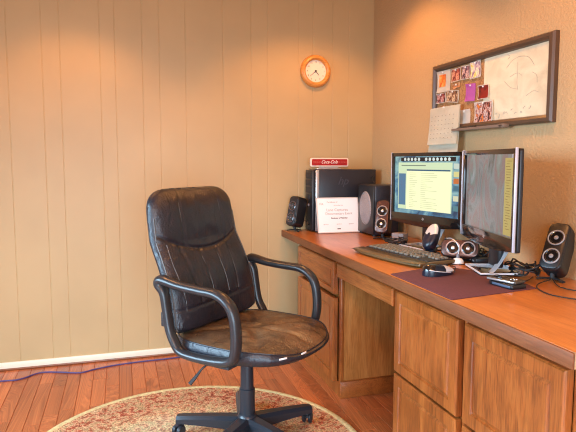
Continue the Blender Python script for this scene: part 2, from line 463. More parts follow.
def back_surf(u, v, side):
    w = hw(v); y = u*w; z = ZB+(ZT-ZB)*v
    e = max(0, 1-abs(u)**5)**.5
    ez = max(0, 1-max(0, (v-.86)/.14)**2.4)**.5*max(0, 1-max(0, (.05-v)/.05)**2)**.5
    th = .060*e*ez
    if side > 0:
        puff = .014*(1-u*u)*(math.sin(PI*min(1, max(0, (v-.55)/.42))) if v > .55 else .6*math.sin(PI*v/.55))
        x = spine(v)+th+puff*e*ez-.009*seam(u, v)*e*ez+.012*u*u
    else: x = spine(v)-.7*th+.012*u*u
    x += .0025*noise.noise(Vector((u*4, v*9, 1)))*side
    return (x, y, z+.0*side)
NU, NV = 97, 121
b = B()
sp2 = lambda i: math.sin((i*2-1)*PI/2)    # denser sampling at the rims
F = b.grid(lambda i, j: back_surf(sp2(i), .5+.5*math.sin((j-.5)*PI) if False else j, 1), NU, NV)
G = b.grid(lambda i, j: back_surf(sp2(i), j, -1), NU, NV)
for f in list(b.bm.faces)[(NU-1)*(NV-1):]: f.normal_flip()
bmesh.ops.remove_doubles(b.bm, verts=b.bm.verts, dist=.0004)
def edge_loop_fill(bm):
    es = [e for e in bm.edges if len(e.link_faces) == 1]
    if es: bmesh.ops.holes_fill(bm, edges=es, sides=0)
edge_loop_fill(b.bm)
br = b.obj('backrest', m_lb, CH, angle=180, recalc=True)
# piping along both rims, and pale tubes painting highlights on the front seams
def curve_on_back(us, off=.002): return [Vector(back_surf(u, v, 1))+Vector((off, 0, 0)) for u, v in us]
for s in (-1, 1):
    pp = [Vector((spine(v)+.012+.012+.035*(1 if False else 0), s*(hw(v)*.985), ZB+(ZT-ZB)*v)) for v in [i/30 for i in range(1, 25)]]
    B().tube([q+Vector((.012, -s*.004, 0)) for q in pp], .0028, 8, smooth=2).obj('seam_piping', m_pip, br)
for k in (-.2, .14, .46):
    us = []
    for i in range(10):
        v = .22+.031*i; u = k*(.62+.65*v)+.12*(1-v)*(k > 0); us.append((u, v))
    B().tube(curve_on_back(us, .0005), .0018, 6, smooth=2).obj('seam_piping', m_pip, br)
for s in (-1, 1):
    us = [(s*(.48+.06*(v-.6)), v) for v in [.60+.03*i for i in range(11)]]
    B().tube(curve_on_back(us, .0005), .0018, 6, smooth=2).obj('seam_piping', m_pip, br)
B().tube(curve_on_back([(-.82+.03*math.sin(9*v), v) for v in [.12+.045*i for i in range(12)]], -.0008), .0018, 6, smooth=2).obj('seam_piping', m_pip, br)
b = B()   # plastic shell behind the backrest
b.grid(lambda i, j: (spine(.05+.62*j)-.036-.012*math.sin(PI*i), (i*2-1)*.17, ZB+(ZT-ZB)*(.05+.62*j)), 17, 21)
r = bmesh.ops.solidify(b.bm, geom=list(b.bm.faces), thickness=.008)
b.obj('back_shell', m_arm, CH, recalc=True)

# seat cushion
SZ = .452
def seat_outline(a):
    c, s_ = math.cos(a), math.sin(a)
    n = 3.0; r = (abs(c)**n+abs(s_)**n)**(-1/n)
    x, y = r*c*.282+.034, r*s_*.285
    if x > 0: x += .02*(1-min(1, abs(y)/.25)**2)
    return x, y
def seat_f(i, j):      # j 0 centre-top .. 1 centre-bottom
    a = 2*PI*i; ox, oy = seat_outline(a)
    if j < .62:
        q = j/.62; k = q
        z = SZ+.018*(1-q**6)-.0*q
        x, y = .034+(ox-.034)*k, oy*k
        z -= .016*max(0, (x-.2)/.1)**2
        d = 0
        for sa, wd in ((.9, .07), (-.9, .07), (2.3, .05), (-2.3, .05), (0.0, .045)):
            da = (a-sa+PI) % (2*PI)-PI
            d += math.exp(-(da*max(.1, q)/wd)**2)*min(1, q*3)*(1-q**5)
        d += 1.0*math.exp(-(q/.08)**2)
        z -= .011*d; z += .006*noise.noise(Vector((x*16, y*16, 3)))*(1-q**4)
        return (x, y, z)
    q = (j-.62)/.38
    th = q*PI*.62
    if q < .55:
        p_ = q/.55; k = 1+.03*math.sin(p_*PI); z = SZ-.054*p_
        z -= .016*max(0, (ox-.2)/.1)**2*(1-p_)
    else:
        p_ = (q-.55)/.45; k = 1-p_*.98; z = SZ-.054-.012*p_
    return (.034+(ox-.034)*k, oy*k, z)
b = B(); b.grid(seat_f, 120, 70, True)
st = b.obj('seat', [m_ls, m_lb], CH, angle=180, recalc=True)
for pl in st.data.polygons:
    if pl.center.z < SZ+.001 and (abs(pl.normal.z) < .6 or pl.center.z < SZ-.04): pl.material_index = 1
b = B(); b.tube([( .034+(seat_outline(a)[0]-.034)*1.0, seat_outline(a)[1]*1.0, SZ+.001-.016*max(0, (seat_outline(a)[0]-.2)/.1)**2) for a in [2*PI*i/60 for i in range(60)]], .003, 8, closed=True, smooth=2)
b.obj('seam_piping', m_lb, st)
for (a_, l_) in ((-.62, .035), (-.30, .03)):     # two white tags on the front rim
    x, y = seat_outline(a_); x2, y2 = seat_outline(a_+.14)
    d = Vector((x2-x, y2-y, 0)).normalized(); nrm = Vector((d.y, -d.x, 0)); c = Vector((x, y, SZ-.026))+nrm*.008
    b = B(); b.box(c, (l_, .003, .007), math.atan2(d.y, d.x), .001); b.obj('white_tag', m_wht, st)
b = B(); b.poly(rrect(.42, .38, .08, 8, .02, 0), .366, .380, None, .005)
b.obj('seat_pan', m_blkm, CH)

# looped arm rests
def arm2(s):
    y = s*.312
    P = [(-.130,.452), (-.155,.50), (-.170,.58), (-.182,.645), (-.206,.680), (-.190,.698), (-.10,.684), (.00,.677), (.085,.672), (.140,.645), (.168,.60), (.178,.53), (.174,.465), (.155,.428), (.09,.412), (-.03,.408), (-.100,.418)]
    R = [.95,.9,.9,.95,1.15,1.15,1.0,.98,1.0,1.05,1.05,1.05,1.05,1.05,1.0,.95,.9]
    b = B(); b.tube([(x, y, z) for x, z in P], .0185, 16, True, .0245, up=(0,1,0), smooth=5, rad=R)
    return b
for s in (-1, 1):
    a_ = arm2(s).obj('armrest', m_arm, CH, angle=60, recalc=True)
    b = B(); b.span((-.02, s*.20, .386), (.14, s*.312, .400), .003); b.obj('arm_bracket', m_blkm, a_)
    b = B(); b.span((-.215, s*.205, .50), (-.165, s*.300, .56), .004); b.obj('arm_bracket', m_blkm, a_)
# mechanism, lever, lift
b = B(); b.span((-.10, -.075, .325), (.12, .075, .368), .012); b.span((-.20, -.04, .345), (.0, .04, .385), .008)
b.box((-.222, 0, .44), (.012, .07, .19), Matrix.Rotation(math.radians(-14), 4, 'Y'), .003)
b.obj('tilt_mechanism', m_blkm, CH)
b = B(); b.lathe([(.0, 0), (.022, 0), (.024, .006), (.024, .018), (.0, .022)], Matrix.Translation((.135, .0, .325)) ); b.obj('tension_knob', m_blk, CH)
b = B(); b.tube([(-.02, -.06, .345), (-.05, -.14, .338), (-.075, -.19, .325), (-.088, -.215, .305)], .0042, 8)
lv = b.obj('height_lever', m_blk, CH)
b = B(); b.tube([(-.084, -.208, .312), (-.095, -.232, .285), (-.106, -.255, .262)], .0085, 10, ry=.006, rad=[.6, 1.1, 1.3]); b.obj('lever_paddle', m_blkm, lv)
def refit(o):      # the upper chair is a little smaller and higher than first laid out
    for v in o.data.vertices: v.co = (v.co.x*.957, v.co.y*.957, v.co.z*.957+.051-.0148*.043)
    for c in [x for x in COL.objects if x.parent == o]: refit(c)
for o in [x for x in COL.objects if x.parent == CH]: refit(o)
b = B(); b.lathe([(.0, .185), (.0145, .185), (.0145, .375), (0, .375)]); lf = b.obj('gas_lift', m_blk, CH)
b = B(); b.lathe([(.0, .07), (.033, .07), (.033, .222), (.028, .226), (.0265, .345), (.022, .349), (.0, .349)]); b.obj('lift_cover', m_nav, CH)
b = B(); b.lathe([(.0, .052), (.040, .052), (.046, .062), (.046, .090), (.040, .108), (.034, .114), (.0, .114)]); b.obj('hub', m_nav, CH)
a0 = math.radians(83.6+48.2)
for k in range(5):
    a = a0+2*PI*k/5
    mt = Matrix.Rotation(a, 4, 'Z')
    b = B()
    V = []
    for x, w, zt, zb in ((.03,.036,.104,.046), (.10,.033,.101,.052), (.20,.029,.095,.056), (.285,.025,.088,.056), (.308,.022,.085,.056)):
        V.append([b.bm.verts.new(mt @ Vector(q)) for q in ((x,-w,zb), (x,-w*1.02,zt-.012), (x,-w*.55,zt), (x,w*.55,zt), (x,w*1.02,zt-.012), (x,w,zb))])
    for p_, q_ in zip(V, V[1:]):
        for i in range(6): b.bm.faces.new((p_[i], p_[(i+1) % 6], q_[(i+1) % 6], q_[i]))
    b.bm.faces.new(V[0]); b.bm.faces.new(V[-1][::-1])
    lg = b.obj('leg', m_nav, CH, angle=35, recalc=True)
    sw = a+[-.9, 1.1, .4, -.6, .8][k]
    c = mt @ Vector((.29, 0, 0)); cm = Matrix.Translation(c) @ Matrix.Rotation(sw, 4, 'Z')
    b = B()
    q = Matrix.Rotation(PI/2, 4, 'X')
    for s in (-1, 1):
        b.lathe([(0, -.008), (.019, -.008), (.0245, -.003), (.0245, .003), (.019, .008), (0, .010)], cm @ Matrix.Translation((.016, s*.014, .0246)) @ q, 24)
    b.span((0,0,0), (0,0,0)) if False else None
    b.cyl(cm @ Vector((.016, -.02, .0246)), cm @ Vector((.016, .02, .0246)), .006)
    b.cyl(cm @ Vector((0, 0, .03)), cm @ Vector((0, 0, .066)), .007)
    # hood
    b.tube([cm @ Vector(p_) for p_ in ((-.006,0,.03), (-.002,0,.048), (.014,0,.054), (.032,0,.046))], .011, 10, ry=.005)
    b.obj('castor', m_nav, lg, angle=40)

# ------------------------------------------------------------------ wall clock
t = thing('wall_clock', (-.404, 0, 1.757), 'round wall clock with a light oak rim and white face', 'clock')
rx = Matrix.Rotation(PI/2, 4, 'X')
b = B(); b.lathe([(.070, .004), (.100, .0), (.102, .008), (.099, .020), (.092, .029), (.082, .032), (.073, .027), (.069, .018), (.069, .006)], rx, 64, True)
b.obj('frame', wood('clock_oak', srgb(196,120,50), srgb(222,150,72), srgb(234,168,90), 'X', .35, .3, 2, .3), t, recalc=True)
b = B(); b.lathe([(0, .002), (.0695, .002), (.0695, .012), (0, .012)], rx, 48); dl = b.obj('dial', plain('dial_white', srgb(232,224,206), .5), t)
m_ink = plain('dark_ink', (.05,.045,.045,1), .6)
for k in range(12):
    a = 2*PI*k/12; r = .056
    text('numeral', str(12 if k == 0 else k), .014, m_ink, dl, (r*math.sin(a), -.0123, r*math.cos(a)))
for (nm, a, l, w) in (('minute_hand', 230, .050, .0022), ('hour_hand', 139, .034, .003)):
    a = math.radians(a); d = Vector((math.sin(a), 0, math.cos(a)))
    b = B(); b.cyl(d*-.008+Vector((0,-.0145,0)), d*l+Vector((0,-.0145,0)), w, w*.4, 6); b.obj(nm, m_ink, t)
b = B(); b.lathe([(0, .012), (.0045, .012), (.0045, .018), (0, .019)], rx, 16); b.obj('hand_boss', m_ink, t)

# ------------------------------------------------------------------ whiteboard / cork board
WY0, WY1, WZ0, WZ1 = -.783, -1.648, 1.338, 1.682
t = thing('combination_board', (0, 0, 0), 'dark framed board on the wall, cork on the left and dry-erase on the right', 'notice board')
def board_frame():
    b = B(); prof = [(0, 0), (0, .018), (.006, .028), (.018, .031), (.028, .024), (.032, .014), (.032, 0)]   # (inward, out)
    C4 = [(WY0, WZ0, -1, 1), (WY1, WZ0, 1, 1), (WY1, WZ1, 1, -1), (WY0, WZ1, -1, -1)]
    R4 = [[b.bm.verts.new((-o-.001, y+sy*i, z+sz*i)) for i, o in prof] for y, z, sy, sz in C4]
    for k in range(4):
        p_, q_ = R4[k], R4[(k+1) % 4]
        for i in range(len(prof)-1): b.bm.faces.new((p_[i], p_[i+1], q_[i+1], q_[i]))
    return b
board_frame().obj('frame', plain('bronze_frame', srgb(84,64,48), .35, nscale=8, namt=.12), t, angle=25, recalc=True)
YS = -1.205
mc = M('cork', rough=.9)
mc.color(mc.ramp(mc.noise(mc.coords(), 130, 3, .7), [(.35, srgb(124,84,48)), (.5, srgb(160,118,74)), (.68, srgb(184,144,96))])); mc.bump(mc.noise(mc.coords(), 200, 2), .4, .002)
b = B(); b.span((-.012, YS, WZ0+.03), (-.002, WY0-.03, WZ1-.03)); b.obj('cork_panel', mc.m, t)
mw_ = M('dry_erase_white', rough=.22)
sm = mw_.noise(mw_.coords((1, 3, 4)), 2.6, 5, .6, .6)
mw_.color(mw_.ramp(sm, [(.3, srgb(200,192,164)), (.6, srgb(224,217,190))]))
b = B(); b.span((-.0125, WY1+.03, WZ0+.03), (-.002, YS, WZ1-.03)); wb = b.obj('dry_erase_panel', mw_.m, t)
m_smear = plain('marker_smear', srgb(170,162,146), .7)
b = B(); rs = random.Random(3)       # faint arcs and strokes left by old marker
def stroke(P, r=.0009): b.tube([(-.0128, y, z) for y, z in P], r, 6, ry=r, smooth=3)
stroke([(-1.36,1.585), (-1.40,1.612), (-1.45,1.620), (-1.50,1.606), (-1.53,1.57)])
stroke([(-1.35,1.53), (-1.39,1.50), (-1.44,1.487)])
stroke([(-1.43,1.60), (-1.432,1.56), (-1.43,1.52), (-1.435,1.49)])
stroke([(-1.385,1.545), (-1.43,1.555), (-1.46,1.54)])
stroke([(-1.52,1.545), (-1.545,1.53), (-1.55,1.50)]); stroke([(-1.49,1.455), (-1.53,1.47), (-1.56,1.462)])
stroke([(-1.365,1.640), (-1.38,1.632), (-1.37,1.622)]); stroke([(-1.40,1.66), (-1.42,1.652)])
for k in range(9):
    y = -1.29-.027*k+rs.uniform(-.01,.01); z = 1.386+rs.uniform(0,.022)
    stroke([(y, z), (y-.006, z+rs.uniform(-.012,.012)), (y-.012, z+rs.uniform(-.008,.01))], .0013)
tag(b.obj('marker_scribble', m_smear, wb), 'faint half-wiped marker strokes', kind='stuff')
b = B(); b.span((-.055, -1.400, 1.333), (-.028, -1.02, 1.338), .002); b.span((-.057, -1.400, 1.333), (-.053, -1.02, 1.345), .001)
b.span((-.057, -1.41, 1.331), (-.026, -1.375, 1.347), .004)
b.obj('pen_tray', plain('tray_metal', srgb(120,104,92), .35), t)
tag(B().cyl((-.041, -1.05, 1.345), (-.041, -1.19, 1.345), .0065).obj('whiteboard_marker', m_blk), 'black marker lying in the tray under the board', 'marker')

def pmat(name, cols, scale=60):
    m = M(name, rough=.4); n_ = m.noise(m.coords((1,1,.6)), scale, 3, .65, .8)
    k = len(cols); m.color(m.ramp(n_, [(.38+.24*i/(k-1), srgb(*c)) for i, c in enumerate(cols)])); return m.m
def sheet(name, y0, y1, z0, z1, mat, label, cat, group=None, tilt=0, x=-.0135, border=None, pic=None):
    """paper pinned on the board: y0 far edge, y1 near edge"""
    w, h = abs(y1-y0), z1-z0
    o = thing(name, (x, (y0+y1)/2, (z0+z1)/2), label, cat, group=group, rot=(math.radians(tilt), 0, 0))
    b = B(); b.grid(lambda i, j: (-.0015-.004*(abs(j-.5)*2)**3*(.5+i), (i-.5)*w, (j-.5)*h), 7, 7)
    bmesh.ops.solidify(b.bm, geom=list(b.bm.faces), thickness=.0006)
    b.obj('sheet' if border is None else 'photo_paper', mat if border is None else border, o, recalc=True)
    if pic is not None or border is not None:
        (py0, py1, pz0, pz1, pm) = pic if pic else (.06, .94, .06, .94, mat)
        b = B(); b.grid(lambda i, j: (-.0029-.004*(abs(pz0+(pz1-pz0)*j-.5)*2)**3*(1.5-(py0+(py1-py0)*i)), (.5-(py0+(py1-py0)*i))*w, (pz0+(pz1-pz0)*j-.5)*h), 7, 7)
        b.obj('picture', pm, o)
    b = B(); b.ball((-.006, 0, h/2-.008), .0042); b.obj('pin', m_wht, o)
    return o
PG = 'papers and photos pinned to the cork'
m_or = pmat('print_orange', [(190,80,20), (230,130,50), (240,180,110)])
sheet('pinned_page', -.800, -.935, 1.540, 1.648, m_paper, 'white page with one orange picture pinned at the cork panel\'s top left', 'paper', PG, 1, pic=(.25,.70,.25,.82,m_or))
sheet('photograph', -.947, -1.024, 1.578, 1.642, pmat('print_red_dark', [(60,20,18), (160,60,50), (225,170,140), (120,50,40)]), 'small reddish snapshot pinned just right of the white page', 'photo', PG, -2, border=m_paper)
sheet('photograph', -1.034, -1.100, 1.578, 1.643, pmat('print_plum', [(40,26,40), (120,80,100), (220,190,180), (70,40,60)]), 'dark purple snapshot in the top row, left of the pale one', 'photo', PG, 2, border=m_paper)
sheet('photograph', -1.104, -1.185, 1.572, 1.650, pmat('print_pale', [(110,90,110), (200,180,190), (240,230,190), (214,190,90)]), 'pale grey and yellow snapshot at the top row\'s right end', 'photo', PG, -3, border=m_paper)
sheet('photograph', -.812, -.898, 1.486, 1.536, pmat('print_night', [(20,18,24), (140,30,26), (200,170,170), (60,50,70)]), 'snapshot of a red figure below the white page, above the calendar', 'photo', PG, 0, border=m_paper)
sheet('photograph', -.906, -1.014, 1.480, 1.540, pmat('print_brown', [(50,30,20), (130,80,50), (220,200,170), (90,50,40)]), 'tilted white-edged brown snapshot between the purple note and the red figure photo', 'photo', PG, 7, border=m_paper)
sheet('paper_scrap', -.962, -1.022, 1.546, 1.570, pmat('print_scrap', [(240,220,180), (220,130,40), (240,230,200)]), 'small cream and orange paper scrap under the reddish snapshot', 'paper', PG, -8)
sheet('sticky_note', -1.070, -1.146, 1.471, 1.552, plain('purple_note', srgb(214,120,206), .7), 'bright purple sticky note in the middle of the cork', 'note', PG, 3)
sheet('photograph', -1.172, -1.250, 1.470, 1.534, pmat('print_crimson', [(70,14,12), (140,34,28), (120,24,20)], 12), 'dark red picture pinned over the edge of cork and whiteboard', 'photo', PG, 0, x=-.0155, border=m_paper)
o = sheet('photograph', -1.150, -1.284, 1.362, 1.460, pmat('print_crowd', [(30,20,26), (150,70,50), (230,210,200), (60,40,80), (210,120,50)], 45), 'largest snapshot, a row of people in bright clothes, at the board\'s lower edge', 'photo', PG, 0, x=-.0165, border=m_paper)
sheet('index_card', -1.020, -1.113, 1.362, 1.435, m_paper, 'plain white card between the calendar and the group photo', 'card', PG, -1)
m_cal = plain('calendar_paper', srgb(232,228,210), .8, nscale=6, namt=.05)
t = thing('wall_calendar', (-.034, -.925, 1.462), 'hanging month calendar with pale grid pages, over the lower left corner of the board', 'calendar')
b = B(); b.grid(lambda i, j: (-.002-.010*j*j-.002*math.sin(PI*i), .135-.27*i, -.238*j), 9, 12); bmesh.ops.solidify(b.bm, geom=list(b.bm.faces), thickness=.001); b.obj('back_page', m_cal, t, recalc=True)
b = B(); b.grid(lambda i, j: (-.006-.014*j*j-.003*math.sin(PI*i), .133-.266*i, -.004-.185*j), 9, 12); bmesh.ops.solidify(b.bm, geom=list(b.bm.faces), thickness=.001); pg = b.obj('front_page', m_cal, t, recalc=True)
b = B()
for r_ in range(6):
    for c_ in range(7):
        j = .22+.12*r_; i = .1+.8*c_/6.5
        b.box((-.0078-.014*j*j-.003*math.sin(PI*i), .133-.266*i, -.004-.185*j), (.0008, .008, .003))
b.box((-.0078, .0, -.018), (.0008, .10, .009))
tag(b.obj('date_marks', plain('faint_print', srgb(180,172,152), .8), pg), 'faint printed dates', kind='stuff')
b = B(); b.ball((-.008, 0, -.004), .005); b.obj('pin', m_wht, t)

# ------------------------------------------------------------------ things on the desk
DZ = .7502
# computer tower
t = thing('computer_tower', (-.475, -.02, DZ), 'black desktop computer tower standing against the panelled wall', 'computer')
b = B(); b.span((.022, -.150, .008), (.425, -.0, .388), .004); b.obj('case', plain('satin_black_steel', (.018,.019,.026,1), .32), t)
b = B(); b.span((0, -.140, .006), (.022, -.006, .384), .006); fp = b.obj('front_panel', m_blk, t)
b = B()
for z in (.350, .305, .26): b.span((-.003, -.128, z-.018), (.004, -.018, z+.018), .002)
b.span((-.003, -.10, .20), (.004, -.04, .23), .002); b.obj('drive_bay', m_blkm, fp)
B().cyl((-.004, -.075, .165), (.004, -.075, .165), .009).obj('power_button', m_slv, fp)
b = B(); b.span((.018, -.156, .006), (.040, -.148, .386), .003); tag(b.obj('trim_strip', m_slv, t), 'silver upright strip on the front edge')
m_lg = plain('etched_grey', (.05,.052,.065,1), .3)
lt = text('logo', 'hp', .07, m_lg, t, (.20, -.1505, .315), shear=.35, ext=.0004)
for x in (.04, .40):
    for y in (-.13, -.02): B().cyl((x, y, 0), (x, y, .01), .012).obj('rubber_foot', m_blkm, t)

# red sign on the tower
t = thing('red_sign', (-.335, -.085, DZ+.3882), 'small red name plate with white edge and script, on top of the computer tower', 'sign', rz=math.radians(2))
b = B(); b.poly(rrect(.262, .056, .012, 6, 0, .044), -.006, .006, rx, .002); b.obj('backing', plain('sign_white', srgb(236,214,196), .5), t)
b = B(); b.poly(rrect(.242, .040, .005, 6, 0, .044), .0055, .0072, rx, 0); b.obj('face', plain('sign_red', srgb(168,20,22), .4), t)
text('lettering', 'Coca-Cola', .030, plain('sign_letter', srgb(240,225,215), .5), t, (-.004, -.0076, .046), shear=.5, sx=.85, bold=.0002)
m_fr = plain('faded_letter', srgb(200,90,80), .5)
text('lettering', 'DRINK', .019, m_fr, t, (-.086, -.0076, .044)); text('lettering', 'ICE COLD', .015, m_fr, t, (.086, -.0076, .044))
b = B(); b.span((-.09, -.02, 0), (.075, .02, .008), .003); b.span((-.07, -.006, .006), (.06, .006, .018)); tag(b.obj('foot', m_slv, t), 'silver foot')

# framed certificate leaning on the tower
t = thing('framed_certificate', (-.326, -.246, DZ), 'white framed certificate leaning against the computer tower', 'certificate', rot=(math.radians(-14), 0, math.radians(-1)))
W_, H_ = .278, .222
b = B(); b.poly(rrect(W_, H_, .004, 3, 0, H_/2), -.010, .0, rx, .002); b.obj('frame_back', m_blk, t)
b = B()
for s in (-1, 1): b.span((s*W_/2, -.005, .001), (s*(W_/2-.006), .004, H_-.001), .001)
b.span((-W_/2, -.005, .001), (W_/2, .004, .007), .001); b.span((-W_/2, -.005, H_-.007), (W_/2, .004, H_-.001), .001)
b.obj('frame', plain('frame_silver', srgb(210,205,200), .35), t)
b = B(); b.span((-W_/2+.006, -.003, .007), (W_/2-.006, -.001, H_-.007)); ct = b.obj('certificate_sheet', plain('certificate_paper', srgb(244,246,248), .25), t)
m_tx = plain('grey_print', srgb(120,118,122), .6); m_txl = plain('pale_print', srgb(176,172,170), .6)
yy = -.0034
text('printed_line', 'Certificate of', .013, m_txl, ct, (-.035, yy, .192)); text('printed_line', 'this certifies that', .009, m_txl, ct, (.005, yy, .172))
text('printed_line', 'Lane Captures', .024, m_txl, ct, (-.005, yy, .143)); text('printed_line', 'Documentary Event', .023, m_txl, ct, (.005, yy, .120), sx=.95)
text('printed_line', 'Business of Painting', .0135, m_tx, ct, (.005, yy, .092), shear=.2, bold=.0003)
for x in (-.085, .0, .08): text('printed_line', 'signature', .009, m_txl, ct, (x, yy, .055), shear=.4)
b = B(); b.span((-.012, yy, .022), (.010, yy+.002, .028)); b.obj('printed_seal', m_ink, ct)
text('printed_line', 'MA', .018, m_txl, ct, (-.105, yy, .180))

# subwoofer
t = thing('subwoofer', (-.205, -.245, DZ), 'black boxy subwoofer with an oval grey grille, beside the computer tower', 'speaker')
b = B(); b.span((.008, -.225, .006), (.165, 0, .300), .008); b.obj('cabinet', plain('navy_black_vinyl', (.018,.020,.030,1), .35, nscale=40, namt=.3), t)
b = B(); b.span((0, -.222, .009), (.012, -.003, .297), .005); b.obj('baffle', m_blk, t)
ry_ = Matrix.Rotation(-PI/2, 4, 'Y')
el = Matrix.Translation((.002, -.112, .160)) @ Matrix.Diagonal((1, .80, 1, 1)) @ ry_
b = B(); b.lathe([(0, .006), (.088, .006), (.092, .003), (.096, .006), (.100, .002), (.100, -.002), (0, -.002)], el, 48); b.obj('grille', plain('grey_grille', srgb(150,140,138), .6, nscale=300, namt=.3), t)
for x in (.02, .15):
    for y in (-.2, -.02): B().cyl((x, y, 0), (x, y, .008), .012).obj('foot', m_blkm, t)

# satellite speakers
m_cop = plain('brown_satin_baffle', srgb(96,64,54), .25, metal=.3, nscale=12, namt=.2)
def satellite(loc, rz, tilt, face, label, side=None, lying=False, ring=m_slv, h=.190, cap=None):
    t = thing('satellite_speaker', loc, label, 'speaker', rz=rz, group='two-cone satellite speakers of one set')
    R = Matrix.Translation((0, 0, .030)) @ Matrix.Rotation(tilt, 4, 'X')
    if lying: R = Matrix.Translation((0, 0, .050)) @ Matrix.Rotation(tilt, 4, 'X') @ Matrix.Translation((h/2, 0, 0)) @ Matrix.Rotation(-PI/2, 4, 'Y') 
    w = .080
    b = B(); out = [(x, z) for x, z in rrect(w, h, .026, 8, 0, h/2)]
    b.poly(out, -.035, .050, R @ rx @ Matrix.Diagonal((1,1,-1,1)), .010, 3); bd = b.obj('body', side or m_blk, t, recalc=True)
    b = B(); b.poly(rrect(w-.008, h-.008, .023, 8, 0, h/2), .030, .0385, R @ rx, .003); b.obj('baffle', face, t, recalc=True)
    for zc in (h*.27, h*.66) if not lying else (.045, .108):
        c = R @ Matrix.Translation((0, -.038, zc)) @ rx
        b = B(); b.lathe([(.0265, 0), (.0305, .0), (.031, .003), (.028, .005), (.0255, .003)], c, 32, True); dv = b.obj('driver_ring', ring, t, recalc=True)
        b = B(); b.lathe([(.0265, .0025), (.022, .004), (.019, .002), (.009, -.001), (.0, -.001)], c, 32); b.obj('cone', m_blkg, dv, recalc=True)
        b = B(); b.lathe([(.0095, -.001), (.008, .004), (.004, .0065), (0, .007)], c, 20); b.obj('dust_cap', cap or m_slv, dv, recalc=True)
    b = B(); b.cyl((0, .012, .008), (0, .008, .048), .009, .007); 
    for a in (200, 340, 90):
        a = math.radians(a); b.tube([(0, .01, .010), (.03*math.cos(a), .01+.03*math.sin(a), .008), (.052*math.cos(a), .01+.052*math.sin(a), .004)], .009, 8, ry=.0035)
    b.obj('stand_foot', m_blkm, t)
    return t
dirz = lambda nx, ny: math.atan2(nx, -ny)   # rz so local -Y points at (nx, ny)
satellite((-.574, -.090, DZ), dirz(-.88, -.48), -.24, m_blk, 'black two-cone speaker at the desktop\'s far left corner, by the panelled wall', ring=plain('dull_ring', srgb(84,76,80), .4), cap=plain('dull_cap', srgb(70,64,68), .35))
satellite((-.205, -.585, DZ), dirz(-.66, -.75), -.30, m_cop, 'brown-faced two-cone speaker standing between the subwoofer and the left monitor', side=m_blk)
satellite((-.185, -1.318, DZ), dirz(-.62, -.78), -.35, m_cop, 'brown-faced speaker lying on its side under the gap between the monitors', lying=True, side=m_blk, h=.160, ring=plain('copper_ring', srgb(190,160,150), .3))
satellite((-.105, -1.775, DZ), dirz(-.90, -.44), -.54, m_blk, 'black two-cone speaker leaning back by the textured wall, right of the monitors', ring=plain('grey_ring', srgb(150,148,150), .35), cap=plain('grey_cap', srgb(140,138,140), .3))

# monitors
def swirl():
    m = M('grey_swirl_wallpaper', (.01,.01,.01,1), .22)
    n_ = m.noise(m.coords((5, 1, 3.0), (0, .3, 0)), 1.1, 5, .55, 2.0)
    c = m.ramp(n_, [(.3, srgb(66,74,70)), (.42, srgb(112,118,118)), (.5, srgb(118,98,96)), (.57, srgb(104,116,110)), (.7, srgb(150,148,156))])
    m.l(c, m.b.inputs['Emission Color']); m.b.inputs['Emission Strength'].default_value = 1.0; return m.m
def deskbg():
    m = M('blue_wallpaper', (.01,.01,.01,1), .22)
    n_ = m.noise(m.coords((3, 1, 3)), 2.2, 4, .6, 1.5)
    c = m.ramp(n_, [(.3, srgb(24,52,84)), (.45, srgb(70,120,150)), (.6, srgb(140,180,180)), (.75, srgb(60,100,120))])
    m.l(c, m.b.inputs['Emission Color']); m.b.inputs['Emission Strength'].default_value = .9; return m.m
MW, MH = .512, .362
ZM = 1.232-DZ
SX0, SX1, SZ0, SZ1 = -.238, .238, ZM-MH+.050, ZM-.019     # glass area of the screen
